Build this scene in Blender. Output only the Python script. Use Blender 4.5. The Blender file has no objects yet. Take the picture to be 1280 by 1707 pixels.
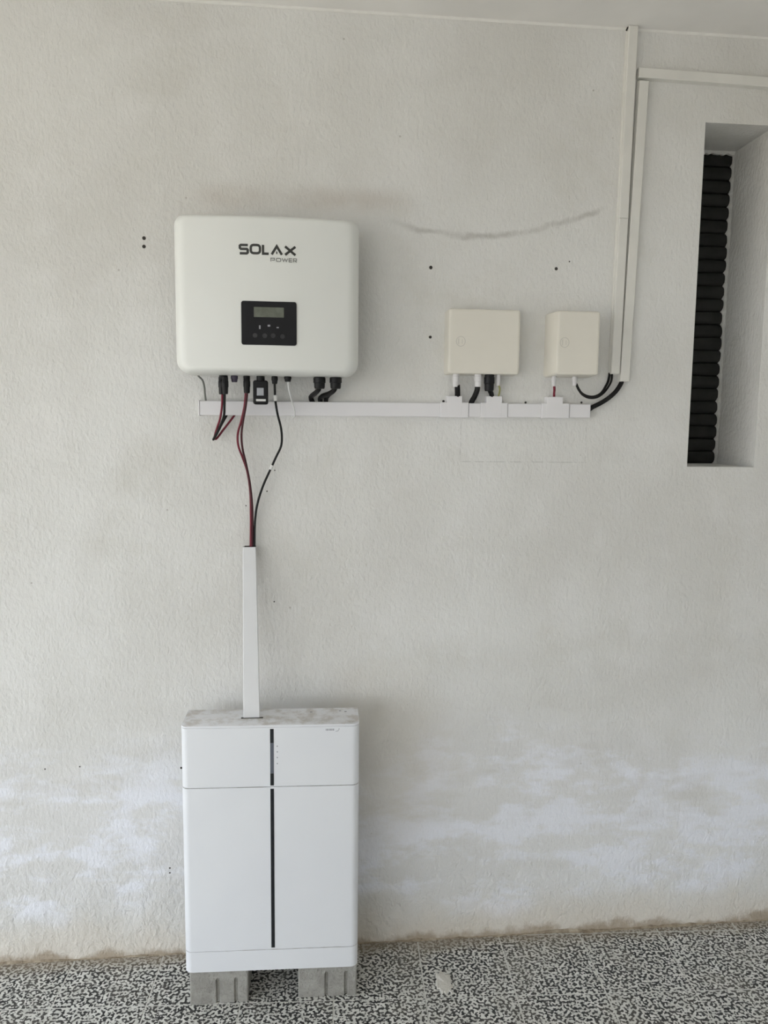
import bpy, bmesh, math, random
from mathutils import Vector, Matrix, noise

random.seed(7)
S = bpy.context.scene
COL = S.collection

# ------------------------------------------------------------------ camera
YAW, PITCH, ROLL = 0.10113, 0.11195, 0.010485
CAM = Vector((0.0, -2.2, 1.588))
FPX, IW, IH = 1280.0, 1280.0, 1707.0
fwd = Vector((math.sin(YAW) * math.cos(PITCH), math.cos(YAW) * math.cos(PITCH), -math.sin(PITCH)))
rt = fwd.cross(Vector((0, 0, 1))).normalized()
up = rt.cross(fwd)
rgt = math.cos(ROLL) * rt + math.sin(ROLL) * up
upv = -math.sin(ROLL) * rt + math.cos(ROLL) * up
cd = bpy.data.cameras.new('camera')
cam = bpy.data.objects.new('camera', cd)
COL.objects.link(cam)
cam.matrix_world = Matrix(((rgt.x, upv.x, -fwd.x, CAM.x), (rgt.y, upv.y, -fwd.y, CAM.y),
                           (rgt.z, upv.z, -fwd.z, CAM.z), (0, 0, 0, 1)))
cd.sensor_fit = 'VERTICAL'
cd.sensor_height = 24.0
cd.lens = FPX / IH * 24.0
cd.clip_start = 0.02
S.camera = cam

# ------------------------------------------------------------------ light and exposure
wd = bpy.data.worlds.new('overcast_sky')
S.world = wd
wd.use_nodes = True
bg = wd.node_tree.nodes['Background']
bg.inputs[0].default_value = (0.875, 0.935, 1.0, 1)
bg.inputs[1].default_value = 1.0
S.view_settings.view_transform = 'Standard'
S.view_settings.look = 'None'
S.view_settings.gamma = 1.0
S.view_settings.exposure = 1.99
S.view_settings.use_curve_mapping = False
S.cycles.max_bounces = 10
S.cycles.diffuse_bounces = 6

sd = bpy.data.lights.new('sun', 'SUN')
sd.energy = 1.8
sd.angle = math.radians(1.0)
sd.color = (1.0, 0.95, 0.86)
sun = bpy.data.objects.new('sun', sd)
COL.objects.link(sun)
sun.rotation_euler = Vector((-0.10, -0.55, -0.83)).to_track_quat('-Z', 'Y').to_euler()   # high, from behind the wall

ROOM_H = 2.695
XL, XR, YF = -3.0, 1.9, -6.0          # carport bay: open on its left side and at the front


# ------------------------------------------------------------------ helpers
def at(px, py, d):
    """point where the sight line of a photo pixel meets the plane d metres in front of the wall"""
    v = rgt * ((px - IW / 2) / FPX) - upv * ((py - IH / 2) / FPX) + fwd
    return CAM + v * ((-d - CAM.y) / v.y)


class MB:
    def __init__(self):
        self.v, self.f = [], []

    def add(self, vs, fs):
        o = len(self.v)
        self.v += [Vector(p) for p in vs]
        self.f += [tuple(i + o for i in q) for q in fs]
        return self

    def box(self, a, b):
        x0, y0, z0 = a
        x1, y1, z1 = b
        return self.hexa([(x0, y0, z0), (x1, y0, z0), (x1, y1, z0), (x0, y1, z0)],
                         [(x0, y0, z1), (x1, y0, z1), (x1, y1, z1), (x0, y1, z1)])

    def hexa(self, lo, hi):
        return self.loft([lo, hi])

    def loft(self, rings, cap0=True, cap1=True, closed=True):
        n = len(rings[0])
        vs = [p for r in rings for p in r]
        fs = []
        for k in range(len(rings) - 1):
            for i in range(n if closed else n - 1):
                j = (i + 1) % n
                fs.append((k * n + i, k * n + j, (k + 1) * n + j, (k + 1) * n + i))
        if cap0:
            fs.append(tuple(range(n - 1, -1, -1)))
        if cap1:
            o = (len(rings) - 1) * n
            fs.append(tuple(o + i for i in range(n)))
        return self.add(vs, fs)

    def tube(self, pts, r, n=8, sub=5, radii=None):
        pts = [Vector(p) for p in pts]
        path, rad = [], []
        m = len(pts)
        rs = radii or [r] * m
        for i in range(m - 1):
            p0, p1, p2, p3 = pts[max(i - 1, 0)], pts[i], pts[i + 1], pts[min(i + 2, m - 1)]
            for s in range(sub):
                t = s / sub
                path.append(0.5 * ((2 * p1) + (p2 - p0) * t + (2 * p0 - 5 * p1 + 4 * p2 - p3) * t * t
                                   + (3 * p1 - p0 - 3 * p2 + p3) * t ** 3))
                rad.append(rs[i] * (1 - t) + rs[i + 1] * t)
        path.append(pts[-1])
        rad.append(rs[-1])
        tang = (path[1] - path[0]).normalized()
        nrm = tang.orthogonal().normalized()
        rings = []
        for i, p in enumerate(path):
            t = (path[min(i + 1, len(path) - 1)] - path[max(i - 1, 0)]).normalized()
            nrm = (nrm - t * nrm.dot(t)).normalized()
            b = t.cross(nrm)
            rings.append([p + (nrm * math.cos(a) + b * math.sin(a)) * rad[i]
                          for a in [2 * math.pi * k / n for k in range(n)]])
        return self.loft(rings)

    def lathe(self, origin, axis, prof, n=16):
        """prof = [(distance along the axis, radius)]"""
        o, ax = Vector(origin), Vector(axis).normalized()
        u = ax.orthogonal().normalized()
        w = ax.cross(u)
        rings = [[o + ax * s + (u * math.cos(a) + w * math.sin(a)) * r
                  for a in [2 * math.pi * k / n for k in range(n)]] for s, r in prof]
        return self.loft(rings)

    def build(self, name, m, parent=None, smooth=35, fixn=True):
        me = bpy.data.meshes.new(name)
        off = Vector((0, 0, 0))
        if parent is not None and not parent.get('_local'):
            q = parent
            while q is not None:
                off = off + q.location
                q = q.parent
        me.from_pydata([tuple(p - off) for p in self.v], [], self.f)
        if fixn:
            b = bmesh.new()
            b.from_mesh(me)
            bmesh.ops.recalc_face_normals(b, faces=b.faces)
            b.to_mesh(me)
            b.free()
        if smooth:
            me.polygons.foreach_set('use_smooth', [True] * len(me.polygons))
            me.set_sharp_from_angle(angle=math.radians(smooth))
        me.materials.append(m)
        o = bpy.data.objects.new(name, me)
        COL.objects.link(o)
        if parent is not None:
            o.parent = parent
        return o


def rr(w, h, rad, n=6, cx=0.0, cy=0.0):
    """rounded rectangle, list of (a, b); rad is one radius or (top, bottom)"""
    out = []
    for sx, sy, a0 in ((1, 1, 0), (-1, 1, 90), (-1, -1, 180), (1, -1, 270)):
        r = rad if not isinstance(rad, tuple) else rad[0 if sy > 0 else 1]
        r = max(min(r, w / 2 - 1e-5, h / 2 - 1e-5), 1e-5)
        for k in range(n + 1):
            a = math.radians(a0 + 90 * k / n)
            out.append((cx + sx * (w / 2 - r) + r * math.cos(a), cy + sy * (h / 2 - r) + r * math.sin(a)))
    return out


def thing(name, label, cat, loc=(0, 0, 0), rotz=0, group=None):
    o = bpy.data.objects.new(name, None)
    COL.objects.link(o)
    o.location = loc
    o.rotation_euler = (0, 0, rotz)
    o.empty_display_size = 0.05
    tag(o, label, cat, group)
    return o


def tag(o, label, cat, group=None):
    o['label'] = label
    o['category'] = cat
    if group:
        o['group'] = group
    return o


def box_bevel(mb, x0, x1, y0, y1, z0, z1, c=0.0015):
    """box whose front (low y) edges are chamfered by c; y0 = front"""
    def ring(i, y):
        return [(x0 + i, y, z0 + i), (x1 - i, y, z0 + i), (x1 - i, y, z1 - i), (x0 + i, y, z1 - i)]
    return mb.loft([ring(0, y1), ring(0, y0 + c), ring(c, y0)])


# ------------------------------------------------------------------ materials
class NT:
    def __init__(self, name):
        self.m = bpy.data.materials.new(name)
        self.m.use_nodes = True
        self.t = self.m.node_tree
        self.b = self.t.nodes['Principled BSDF']

    def n(self, kind, **kw):
        o = self.t.nodes.new(kind)
        for k, v in kw.items():
            if k.startswith('i_'):
                o.inputs[k[2:].replace('_', ' ')].default_value = v
            else:
                setattr(o, k, v)
        return o

    def l(self, a, b):
        self.t.links.new(a, b)

    def set(self, sock, v):
        if hasattr(v, 'is_output') or isinstance(v, bpy.types.NodeSocket):
            self.l(v, sock)
        else:
            sock.default_value = v

    def math(self, op, a, b=0.0, c=None):
        o = self.t.nodes.new('ShaderNodeMath')
        o.operation = op
        self.set(o.inputs[0], a)
        self.set(o.inputs[1], b)
        if c is not None:
            self.set(o.inputs[2], c)
        return o.outputs[0]

    def ramp(self, v, a, b, lo=0.0, hi=1.0):
        o = self.t.nodes.new('ShaderNodeMapRange')
        o.interpolation_type = 'SMOOTHSTEP'
        self.set(o.inputs['Value'], v)
        o.inputs['From Min'].default_value = a
        o.inputs['From Max'].default_value = b
        o.inputs['To Min'].default_value = lo
        o.inputs['To Max'].default_value = hi
        return o.outputs[0]

    def mix(self, f, a, b):
        o = self.t.nodes.new('ShaderNodeMix')
        o.data_type = 'RGBA'
        self.set(o.inputs[0], f)
        for s, v in ((o.inputs[6], a), (o.inputs[7], b)):
            if isinstance(v, tuple):
                s.default_value = (v[0], v[1], v[2], 1)
            else:
                self.l(v, s)
        return o.outputs[2]

    def noise(self, vec, scale, detail=3, rough=0.55, dist=0.0):
        o = self.n('ShaderNodeTexNoise')
        o.inputs['Scale'].default_value = scale
        o.inputs['Detail'].default_value = detail
        o.inputs['Roughness'].default_value = rough
        o.inputs['Distortion'].default_value = dist
        if vec is not None:
            self.l(vec, o.inputs['Vector'])
        return o.outputs[0]

    def scaled(self, vec, s, loc=(0, 0, 0)):
        o = self.n('ShaderNodeMapping')
        o.inputs['Scale'].default_value = s
        o.inputs['Location'].default_value = loc
        self.l(vec, o.inputs['Vector'])
        return o.outputs[0]

    def bump(self, h, strength, dist, prev=None):
        o = self.n('ShaderNodeBump')
        o.inputs['Strength'].default_value = strength
        o.inputs['Distance'].default_value = dist
        self.l(h, o.inputs['Height'])
        if prev is not None:
            self.l(prev, o.inputs['Normal'])
        return o.outputs[0]


def plain(name, col, rough=0.5, metal=0.0, spec=0.5, var=0.04, vs=30.0, bump=0.0, bs=300.0):
    k = NT(name)
    tc = k.n('ShaderNodeTexCoord').outputs['Object']
    nz = k.noise(tc, vs, 3)
    a = tuple(c * (1 - var) for c in col)
    b = tuple(min(c * (1 + var), 1) for c in col)
    k.l(k.mix(k.ramp(nz, 0.3, 0.7), a, b), k.b.inputs['Base Color'])
    k.b.inputs['Roughness'].default_value = rough
    k.b.inputs['Metallic'].default_value = metal
    k.b.inputs['Specular IOR Level'].default_value = spec
    if bump:
        k.l(k.bump(k.noise(tc, bs, 2), bump, 0.001), k.b.inputs['Normal'])
    return k.m


def wall_material():
    k = NT('old_white_plaster')
    pos = k.n('ShaderNodeNewGeometry').outputs['Position']
    sep = k.n('ShaderNodeSeparateXYZ')
    k.l(pos, sep.inputs[0])
    x, y, z = sep.outputs
    big = k.noise(pos, 1.3, 4, 0.6)
    mid = k.noise(pos, 5.5, 5, 0.6)
    c = k.mix(k.ramp(big, 0.32, 0.68), (0.645, 0.635, 0.61), (0.73, 0.728, 0.712))
    c = k.mix(k.ramp(mid, 0.45, 0.72, 0, 0.5), c, (0.75, 0.745, 0.735))
    c = k.mix(k.ramp(k.noise(pos, 2.9, 5, 0.65), 0.52, 0.72, 0, 0.5), c, (0.60, 0.585, 0.54))
    # whitewash touched up in broad horizontal strokes in the damp zone above the floor
    st = k.noise(k.scaled(pos, (1.7, 1, 3.6)), 2.0, 6, 0.66)
    edge = k.math('ADD', z, k.math('MULTIPLY', k.math('SUBTRACT', k.noise(pos, 2.6, 3), 0.5), 0.5))
    band = k.math('MULTIPLY', k.ramp(edge, 0.10, 0.20), k.ramp(edge, 0.74, 0.50))
    c = k.mix(k.math('MULTIPLY', band, k.ramp(st, 0.45, 0.58, 0.20, 0.95)), c, (0.80, 0.815, 0.87))
    grey = k.math('MULTIPLY', k.math('MULTIPLY', k.ramp(edge, 0.2, 0.35), k.ramp(edge, 0.9, 0.6)),
                  k.ramp(k.noise(k.scaled(pos, (1.6, 1, 5.0), (3.1, 0, 7.7)), 1.5, 4), 0.52, 0.68, 0, 0.5))
    c = k.mix(grey, c, (0.60, 0.585, 0.55))
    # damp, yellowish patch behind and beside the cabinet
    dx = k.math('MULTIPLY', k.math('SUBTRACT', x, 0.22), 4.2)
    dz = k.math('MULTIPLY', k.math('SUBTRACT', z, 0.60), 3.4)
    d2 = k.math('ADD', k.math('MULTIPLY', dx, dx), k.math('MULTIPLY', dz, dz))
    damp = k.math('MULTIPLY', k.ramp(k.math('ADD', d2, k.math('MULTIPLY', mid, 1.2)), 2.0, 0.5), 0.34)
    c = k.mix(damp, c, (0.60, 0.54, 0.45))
    # sandy skirt of dirt at the foot of the wall
    ft = k.math('ADD', z, k.math('MULTIPLY', k.math('SUBTRACT', k.noise(pos, 7, 5, 0.65), 0.5), 0.16))
    c = k.mix(k.ramp(ft, 0.17, 0.02, 0, 0.55), c, (0.67, 0.60, 0.50))
    c = k.mix(k.ramp(ft, 0.032, 0.0, 0, 0.8), c, (0.36, 0.29, 0.21))
    # sagging grey scrape between the boxes and the trunking
    xs = k.math('SUBTRACT', x, 0.46)
    curve = k.math('ADD', 2.122, k.math('MULTIPLY', k.math('MULTIPLY', xs, xs), 0.60))
    wob = k.math('MULTIPLY', k.math('SUBTRACT', k.noise(pos, 14, 4), 0.5), 0.035)
    dd = k.math('ABSOLUTE', k.math('SUBTRACT', k.math('ADD', z, wob), curve))
    span = k.math('MULTIPLY', k.ramp(x, 0.20, 0.30), k.ramp(x, 0.86, 0.80))
    scr = k.math('MULTIPLY', k.math('MULTIPLY', k.ramp(dd, 0.013, 0.001), span), k.ramp(k.noise(pos, 9, 4), 0.30, 0.62, 0.12, 0.55))
    c = k.mix(scr, c, (0.36, 0.345, 0.32))
    # brown scuff above the inverter
    sc2 = k.math('MULTIPLY', k.ramp(k.math('ABSOLUTE', k.math('SUBTRACT', z, 2.205)), 0.05, 0.0),
                 k.math('MULTIPLY', k.ramp(x, -0.36, -0.2), k.ramp(x, 0.35, 0.15)))
    c = k.mix(k.math('MULTIPLY', sc2, k.ramp(mid, 0.35, 0.65, 0.15, 0.60)), c, (0.52, 0.47, 0.42))
    # faint pencil marks under the trunking
    brk = k.ramp(k.noise(pos, 40, 2), 0.40, 0.55)
    lh = k.math('MULTIPLY', k.ramp(k.math('ABSOLUTE', k.math('SUBTRACT', z, 1.4865)), 0.0018, 0.0008),
                k.math('MULTIPLY', k.ramp(x, 0.445, 0.45), k.ramp(x, 0.825, 0.82)))
    inz = k.math('MULTIPLY', k.ramp(z, 1.485, 1.49), k.ramp(z, 1.60, 1.58))
    lv = k.math('MULTIPLY', inz, k.math('MAXIMUM',
                k.ramp(k.math('ABSOLUTE', k.math('SUBTRACT', x, 0.444)), 0.0018, 0.0008),
                k.ramp(k.math('ABSOLUTE', k.math('SUBTRACT', x, 0.818)), 0.0018, 0.0008)))
    c = k.mix(k.math('MULTIPLY', k.math('MAXIMUM', lh, lv), k.math('MULTIPLY', brk, 0.40)), c, (0.33, 0.33, 0.32))
    # small specks and chips
    vo = k.n('ShaderNodeTexVoronoi')
    vo.inputs['Scale'].default_value = 11
    k.l(pos, vo.inputs['Vector'])
    sp = k.math('MULTIPLY', k.ramp(vo.outputs['Distance'], 0.040, 0.018), k.ramp(k.noise(pos, 3.3, 2), 0.50, 0.58, 0, 0.55))
    c = k.mix(sp, c, (0.30, 0.27, 0.24))
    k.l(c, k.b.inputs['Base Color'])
    k.b.inputs['Roughness'].default_value = 0.88
    k.b.inputs['Specular IOR Level'].default_value = 0.2
    fine = k.noise(k.scaled(pos, (1, 1, 0.6)), 95, 4, 0.6)
    lump = k.noise(pos, 11, 3, 0.5)
    trow = k.noise(k.scaled(pos, (1.0, 1, 0.8)), 30, 4, 0.6, 0.5)
    b1 = k.bump(fine, 0.50, 0.007)
    b2 = k.bump(lump, 0.30, 0.012, b1)
    tr = k.math('MULTIPLY', trow, k.ramp(z, 0.50, 0.12, 0.0, 1.0))
    b3 = k.bump(tr, 0.55, 0.014, b2)
    k.l(b3, k.b.inputs['Normal'])
    return k.m


def tile_material():
    k = NT('black_and_white_terrazzo')
    pos = k.n('ShaderNodeNewGeometry').outputs['Position']
    oi = k.n('ShaderNodeObjectInfo').outputs['Random']
    comb = k.n('ShaderNodeCombineXYZ')
    k.l(k.math('MULTIPLY', oi, 37.0), comb.inputs[0])
    k.l(k.math('MULTIPLY', oi, 91.0), comb.inputs[1])
    add = k.n('ShaderNodeVectorMath', operation='ADD')
    k.l(pos, add.inputs[0])
    k.l(comb.outputs[0], add.inputs[1])
    flat = k.scaled(add.outputs[0], (1, 1, 0))
    chip = k.ramp(k.math('ADD', k.noise(flat, 118, 1.0, 0.4, 0.15), k.math('MULTIPLY', k.math('SUBTRACT', k.noise(flat, 9, 2), 0.5), 0.10)), 0.465, 0.54)
    dark = k.mix(k.ramp(k.noise(flat, 55, 2), 0.35, 0.65), (0.016, 0.016, 0.018), (0.065, 0.065, 0.063))
    light = k.mix(k.ramp(k.noise(flat, 30, 3), 0.3, 0.7), (0.55, 0.55, 0.52), (0.74, 0.74, 0.71))
    c = k.mix(chip, light, dark)
    # brown dust swept against the wall
    sep = k.n('ShaderNodeSeparateXYZ')
    k.l(pos, sep.inputs[0])
    dust = k.math('ADD', sep.outputs[1], k.math('MULTIPLY', k.math('SUBTRACT', k.noise(pos, 8, 5, 0.65), 0.5), 0.11))
    c = k.mix(k.ramp(dust, -0.075, 0.01, 0.0, 0.75), c, (0.30, 0.25, 0.19))
    film = k.noise(pos, 4.5, 4)
    c = k.mix(k.ramp(film, 0.45, 0.7, 0.0, 0.22), c, (0.40, 0.37, 0.31))
    k.l(c, k.b.inputs['Base Color'])
    k.b.inputs['Roughness'].default_value = 0.62
    k.b.inputs['Specular IOR Level'].default_value = 0.3
    return k.m


def dusty_white():
    """white powder coat; dust lies on the upward faces"""
    k = NT('white_powder_coat_with_dust')
    g = k.n('ShaderNodeNewGeometry')
    sep = k.n('ShaderNodeSeparateXYZ')
    k.l(g.outputs['Normal'], sep.inputs[0])
    tc = k.n('ShaderNodeTexCoord').outputs['Object']
    upf = k.ramp(sep.outputs[2], 0.7, 0.95)
    patch = k.ramp(k.noise(tc, 26, 5, 0.65), 0.42, 0.66, 0.10, 0.80)
    base = k.mix(k.ramp(k.noise(tc, 5, 2), 0.3, 0.7), (0.735, 0.75, 0.785), (0.755, 0.77, 0.80))
    c = k.mix(k.math('MULTIPLY', upf, patch), base, (0.46, 0.43, 0.40))
    k.l(c, k.b.inputs['Base Color'])
    k.b.inputs['Roughness'].default_value = 0.42
    k.b.inputs['Specular IOR Level'].default_value = 0.4
    return k.m


def concrete(name, a, b, bstr=0.5):
    k = NT(name)
    tc = k.n('ShaderNodeNewGeometry').outputs['Position']
    n1 = k.noise(tc, 22, 5, 0.65)
    n2 = k.noise(tc, 190, 3, 0.6)
    c = k.mix(k.ramp(n1, 0.3, 0.7), a, b)
    c = k.mix(k.ramp(n2, 0.58, 0.70, 0, 0.5), c, tuple(v * 0.55 for v in a))
    k.l(c, k.b.inputs['Base Color'])
    k.b.inputs['Roughness'].default_value = 0.93
    k.b.inputs['Specular IOR Level'].default_value = 0.15
    k.l(k.bump(n2, bstr, 0.004), k.b.inputs['Normal'])
    return k.m


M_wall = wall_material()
M_ceil = plain('ceiling_paint', (0.80, 0.785, 0.76), 0.9, spec=0.2, var=0.05, vs=3, bump=0.3, bs=40)
M_cove = plain('white_cove_paint', (0.76, 0.75, 0.72), 0.9, spec=0.2, var=0.03)
M_tile = tile_material()
M_grout = concrete('grout_and_slab', (0.60, 0.60, 0.57), (0.70, 0.70, 0.67), 0.3)
M_mortar = concrete('sandy_mortar', (0.22, 0.175, 0.125), (0.46, 0.40, 0.31), 0.8)
M_splat = concrete('dried_white_plaster', (0.60, 0.58, 0.53), (0.68, 0.66, 0.61), 0.5)
M_block = concrete('grey_concrete_block', (0.285, 0.275, 0.25), (0.40, 0.39, 0.36), 0.9)
M_shutter = plain('dark_shutter_slat', (0.021, 0.021, 0.020), 0.7, spec=0.2, var=0.2, vs=20)
M_cover = plain('inverter_white_cover', (0.745, 0.755, 0.73), 0.38, spec=0.45, var=0.01, vs=4)
M_alu = plain('grey_cast_aluminium', (0.30, 0.30, 0.31), 0.5, metal=0.6, var=0.05)
M_black = plain('black_plastic', (0.007, 0.007, 0.008), 0.42, spec=0.25, var=0.1)
M_panel = plain('black_satin_panel', (0.008, 0.008, 0.010), 0.4, spec=0.25, var=0.05)
M_lcd = plain('grey_green_lcd', (0.125, 0.135, 0.108), 0.25, var=0.12, vs=60)
M_icon = plain('grey_print', (0.30, 0.30, 0.33), 0.5, var=0.02)
M_button = plain('dark_grey_button', (0.020, 0.020, 0.023), 0.45, var=0.05)
M_ink = plain('charcoal_ink', (0.030, 0.030, 0.028), 0.5, var=0.03)
M_ink2 = plain('grey_ink', (0.15, 0.15, 0.145), 0.5, var=0.03)
M_batt = dusty_white()
M_groove = plain('dark_glass_strip', (0.010, 0.012, 0.016), 0.25, var=0.05)
M_ind = plain('grey_indicator_window', (0.105, 0.115, 0.14), 0.3, var=0.05)
M_seam = plain('shaded_joint_grey', (0.30, 0.31, 0.32), 0.7, var=0.02)
M_dot = plain('pale_grey_dot', (0.36, 0.37, 0.40), 0.5, var=0.02)
M_cream = plain('cream_box_plastic', (0.735, 0.705, 0.635), 0.5, spec=0.35, var=0.015, vs=8)
M_cream2 = plain('cream_emboss', (0.55, 0.53, 0.48), 0.55, var=0.02)
M_pvc = plain('white_trunking_pvc', (0.745, 0.735, 0.755), 0.42, spec=0.4, var=0.012, vs=10)
M_pvcp = plain('painted_trunking', (0.70, 0.69, 0.655), 0.6, spec=0.3, var=0.03, vs=10)
M_duct = plain('white_duct_pvc', (0.70, 0.705, 0.72), 0.5, spec=0.35, var=0.01, vs=10)
M_gland = plain('light_grey_gland', (0.66, 0.65, 0.66), 0.45, var=0.02)
M_cabk = plain('black_cable_sheath', (0.007, 0.0065, 0.007), 0.5, spec=0.22, var=0.1)
M_card = plain('dark_red_cable_sheath', (0.16, 0.018, 0.034), 0.5, spec=0.25, var=0.12)
M_camr = plain('maroon_cable_sheath', (0.05, 0.009, 0.014), 0.5, spec=0.25, var=0.12)
M_cawh = plain('white_cable_sheath', (0.70, 0.70, 0.70), 0.5, var=0.03)
M_cagy = plain('grey_cable_sheath', (0.16, 0.165, 0.15), 0.5, var=0.05)
M_cayg = plain('yellow_green_sheath', (0.30, 0.30, 0.10), 0.5, var=0.2)
M_tape = plain('white_cable_tag', (0.72, 0.72, 0.71), 0.5, var=0.02)
M_purple = plain('dark_violet_plug', (0.035, 0.025, 0.05), 0.4, var=0.1)
M_hole = plain('dark_hole', (0.035, 0.031, 0.027), 0.9, var=0.1)
M_yard = concrete('pale_yard_concrete', (0.42, 0.385, 0.33), (0.48, 0.44, 0.38), 0.3)

# ------------------------------------------------------------------ setting: walls, ceiling, floor
WX0, WX1, WZ0, WZ1, WD = 1.134, 1.346, 1.475, 2.458, 0.228


def struct(o, label=None):
    o['kind'] = 'structure'
    if label:
        o['label'] = label
    return o


def wall_with_recess():
    mb = MB()
    xs = [XL, WX0, WX1, XR + 0.2]
    zs = [-0.12, WZ0, WZ1, ROOM_H + 0.05]
    for i in range(3):
        for j in range(3):
            if i == 1 and j == 1:
                continue
            mb.add([(xs[i], 0, zs[j]), (xs[i + 1], 0, zs[j]), (xs[i + 1], 0, zs[j + 1]), (xs[i], 0, zs[j + 1])], [(0, 1, 2, 3)])
            y = 0.34
            mb.add([(xs[i], y, zs[j]), (xs[i + 1], y, zs[j]), (xs[i + 1], y, zs[j + 1]), (xs[i], y, zs[j + 1])], [(3, 2, 1, 0)])
    a, b, c, d = WX0, WX1, WZ0, WZ1
    y = 0.34
    mb.add([(a, 0, c), (b, 0, c), (b, 0, d), (a, 0, d), (a, y, c), (b, y, c), (b, y, d), (a, y, d)],
           [(0, 4, 5, 1), (1, 5, 6, 2), (2, 6, 7, 3), (3, 7, 4, 0)])
    a, b, c, d = xs[0], xs[3], zs[0], zs[3]
    mb.add([(a, 0, c), (b, 0, c), (b, 0, d), (a, 0, d), (a, y, c), (b, y, c), (b, y, d), (a, y, d)],
           [(0, 1, 5, 4), (1, 2, 6, 5), (2, 3, 7, 6), (3, 0, 4, 7)])
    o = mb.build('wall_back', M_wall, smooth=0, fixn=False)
    b = bmesh.new()
    b.from_mesh(o.data)
    bmesh.ops.remove_doubles(b, verts=b.verts, dist=1e-5)
    bmesh.ops.recalc_face_normals(b, faces=b.faces)
    b.to_mesh(o.data)
    b.free()
    return o


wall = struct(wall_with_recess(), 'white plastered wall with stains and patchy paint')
struct(MB().box((XR, YF, -0.12), (XR + 0.2, -0.001, ROOM_H)).build('wall_right', M_wall, smooth=0))
struct(MB().box((XL - 0.2, YF - 0.2, ROOM_H), (XR + 0.2, 0.0, ROOM_H + 0.2)).build('ceiling', M_ceil, smooth=0),
       'pale painted ceiling')
struct(MB().box((-1.3, YF - 0.2, -0.12), (XR + 0.2, YF, ROOM_H)).build('added_front_wall', M_wall, smooth=0))  # unseen partial wall, added to block frontal light so the left side dominates
struct(MB().box((XL - 0.2, YF - 0.2, 2.2), (XL, -0.001, ROOM_H)).build('added_side_beam', M_ceil, smooth=0), 'added beam cutting high light at the open side')  # unseen header, added to dim the upper part of the back wall
struct(MB().box((XL, YF - 0.2, 2.2), (-1.301, YF, ROOM_H)).build('added_front_beam', M_ceil, smooth=0), 'added beam cutting high light at the open front')  # unseen header, added to hold back high light from the front
struct(MB().box((-40, -45, -0.16), (30, 25, -0.125)).build('ground', M_yard, smooth=0), 'pale concrete yard outside')
mb = MB()
rings = [[(XL, 0.002, ROOM_H - 0.006), (XL, -0.002, ROOM_H - 0.0055), (XL, -0.004, ROOM_H - 0.002), (XL, -0.005, ROOM_H + 0.002), (XL, 0.002, ROOM_H + 0.002)]]
rings.append([(XR, b, c) for a, b, c in rings[0]])
struct(mb.loft(rings).build('trim_1', M_cove, smooth=60), 'pale plaster bead along the ceiling')
floor = struct(MB().box((XL, YF - 0.2, -0.12), (XR, -0.0005, -0.0012)).build('floor', M_grout, smooth=0),
               'black and white speckled terrazzo tile floor')

# terrazzo tiles, laid slightly askew to the wall
TP, TS, TA = 0.2565, 0.2525, -0.050
tu, tv = Vector((math.cos(TA), math.sin(TA), 0)), Vector((-math.sin(TA), math.cos(TA), 0))
T0 = Vector((0.842, -0.268, 0))       # a joint crossing seen in the photograph


def tile_mesh(corners):
    c = [Vector(p) for p in corners]
    m = sum(c, Vector()) / len(c)
    lo = [p + Vector((0, 0, -0.012)) for p in c]
    mid = [p + Vector((0, 0, -0.0006)) for p in c]
    hi = [p + (m - p).normalized() * 0.0008 for p in c]
    return MB().loft([lo, mid, hi])


shared = None
for i in range(-9, 8):
    for j in range(-9, 2):
        o0 = T0 + tu * (i * TP) + tv * (j * TP)
        g = (TP - TS) / 2
        cs = [o0 + tu * a + tv * b for a, b in ((g, g), (TP - g, g), (TP - g, TP - g), (g, TP - g))]
        if min(c.y for c in cs) > -0.004 or max(c.x for c in cs) > XR - 0.01:
            continue
        if max(c.y for c in cs) <= -0.002:
            if shared is None:
                z0 = sum(cs, Vector()) / 4
                sh = tile_mesh([c - z0 for c in cs]).build('tile', M_tile, floor, smooth=0)
                shared = sh.data
                sh.location = z0
                sh.location.z = random.uniform(-0.0006, 0.0006)
                continue
            t = bpy.data.objects.new('tile', shared)
            COL.objects.link(t)
            t.parent = floor
            t.location = sum(cs, Vector()) / 4
            t.location.z = random.uniform(-0.0006, 0.0006)
        else:                                                     # cut along the wall
            poly = []
            for a, b in zip(cs, cs[1:] + cs[:1]):
                if a.y <= -0.002:
                    poly.append(a)
                if (a.y <= -0.002) != (b.y <= -0.002):
                    poly.append(a + (b - a) * ((-0.002 - a.y) / (b.y - a.y)))
            if len(poly) >= 3:
                tile_mesh(poly).build('tile', M_tile, floor, smooth=0)

# sandy mortar crumbling out of the joint between wall and floor
mb = MB()
rings = []
n = 420
for i in range(n + 1):
    x = -2.2 + i * (4.6 / n)
    a = 0.003 + 0.016 * max(0, noise.noise((x * 6, 0.3, 0))) + 0.006 * noise.noise((x * 31, 5, 0))
    h = 0.002 + 0.014 * max(0, noise.noise((x * 7, 9.3, 0))) + 0.005 * noise.noise((x * 37, 2, 0))
    a, h = max(a, 0.002), max(h, 0.0015)
    rings.append([(x, 0.004, -0.004), (x, -a, -0.001), (x, -a * 0.55, h * 0.35), (x, -0.0015, h), (x, 0.004, h)])
mb.loft(rings)
o = mb.build('mortar_fillet', M_mortar, wall, smooth=50)

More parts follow.
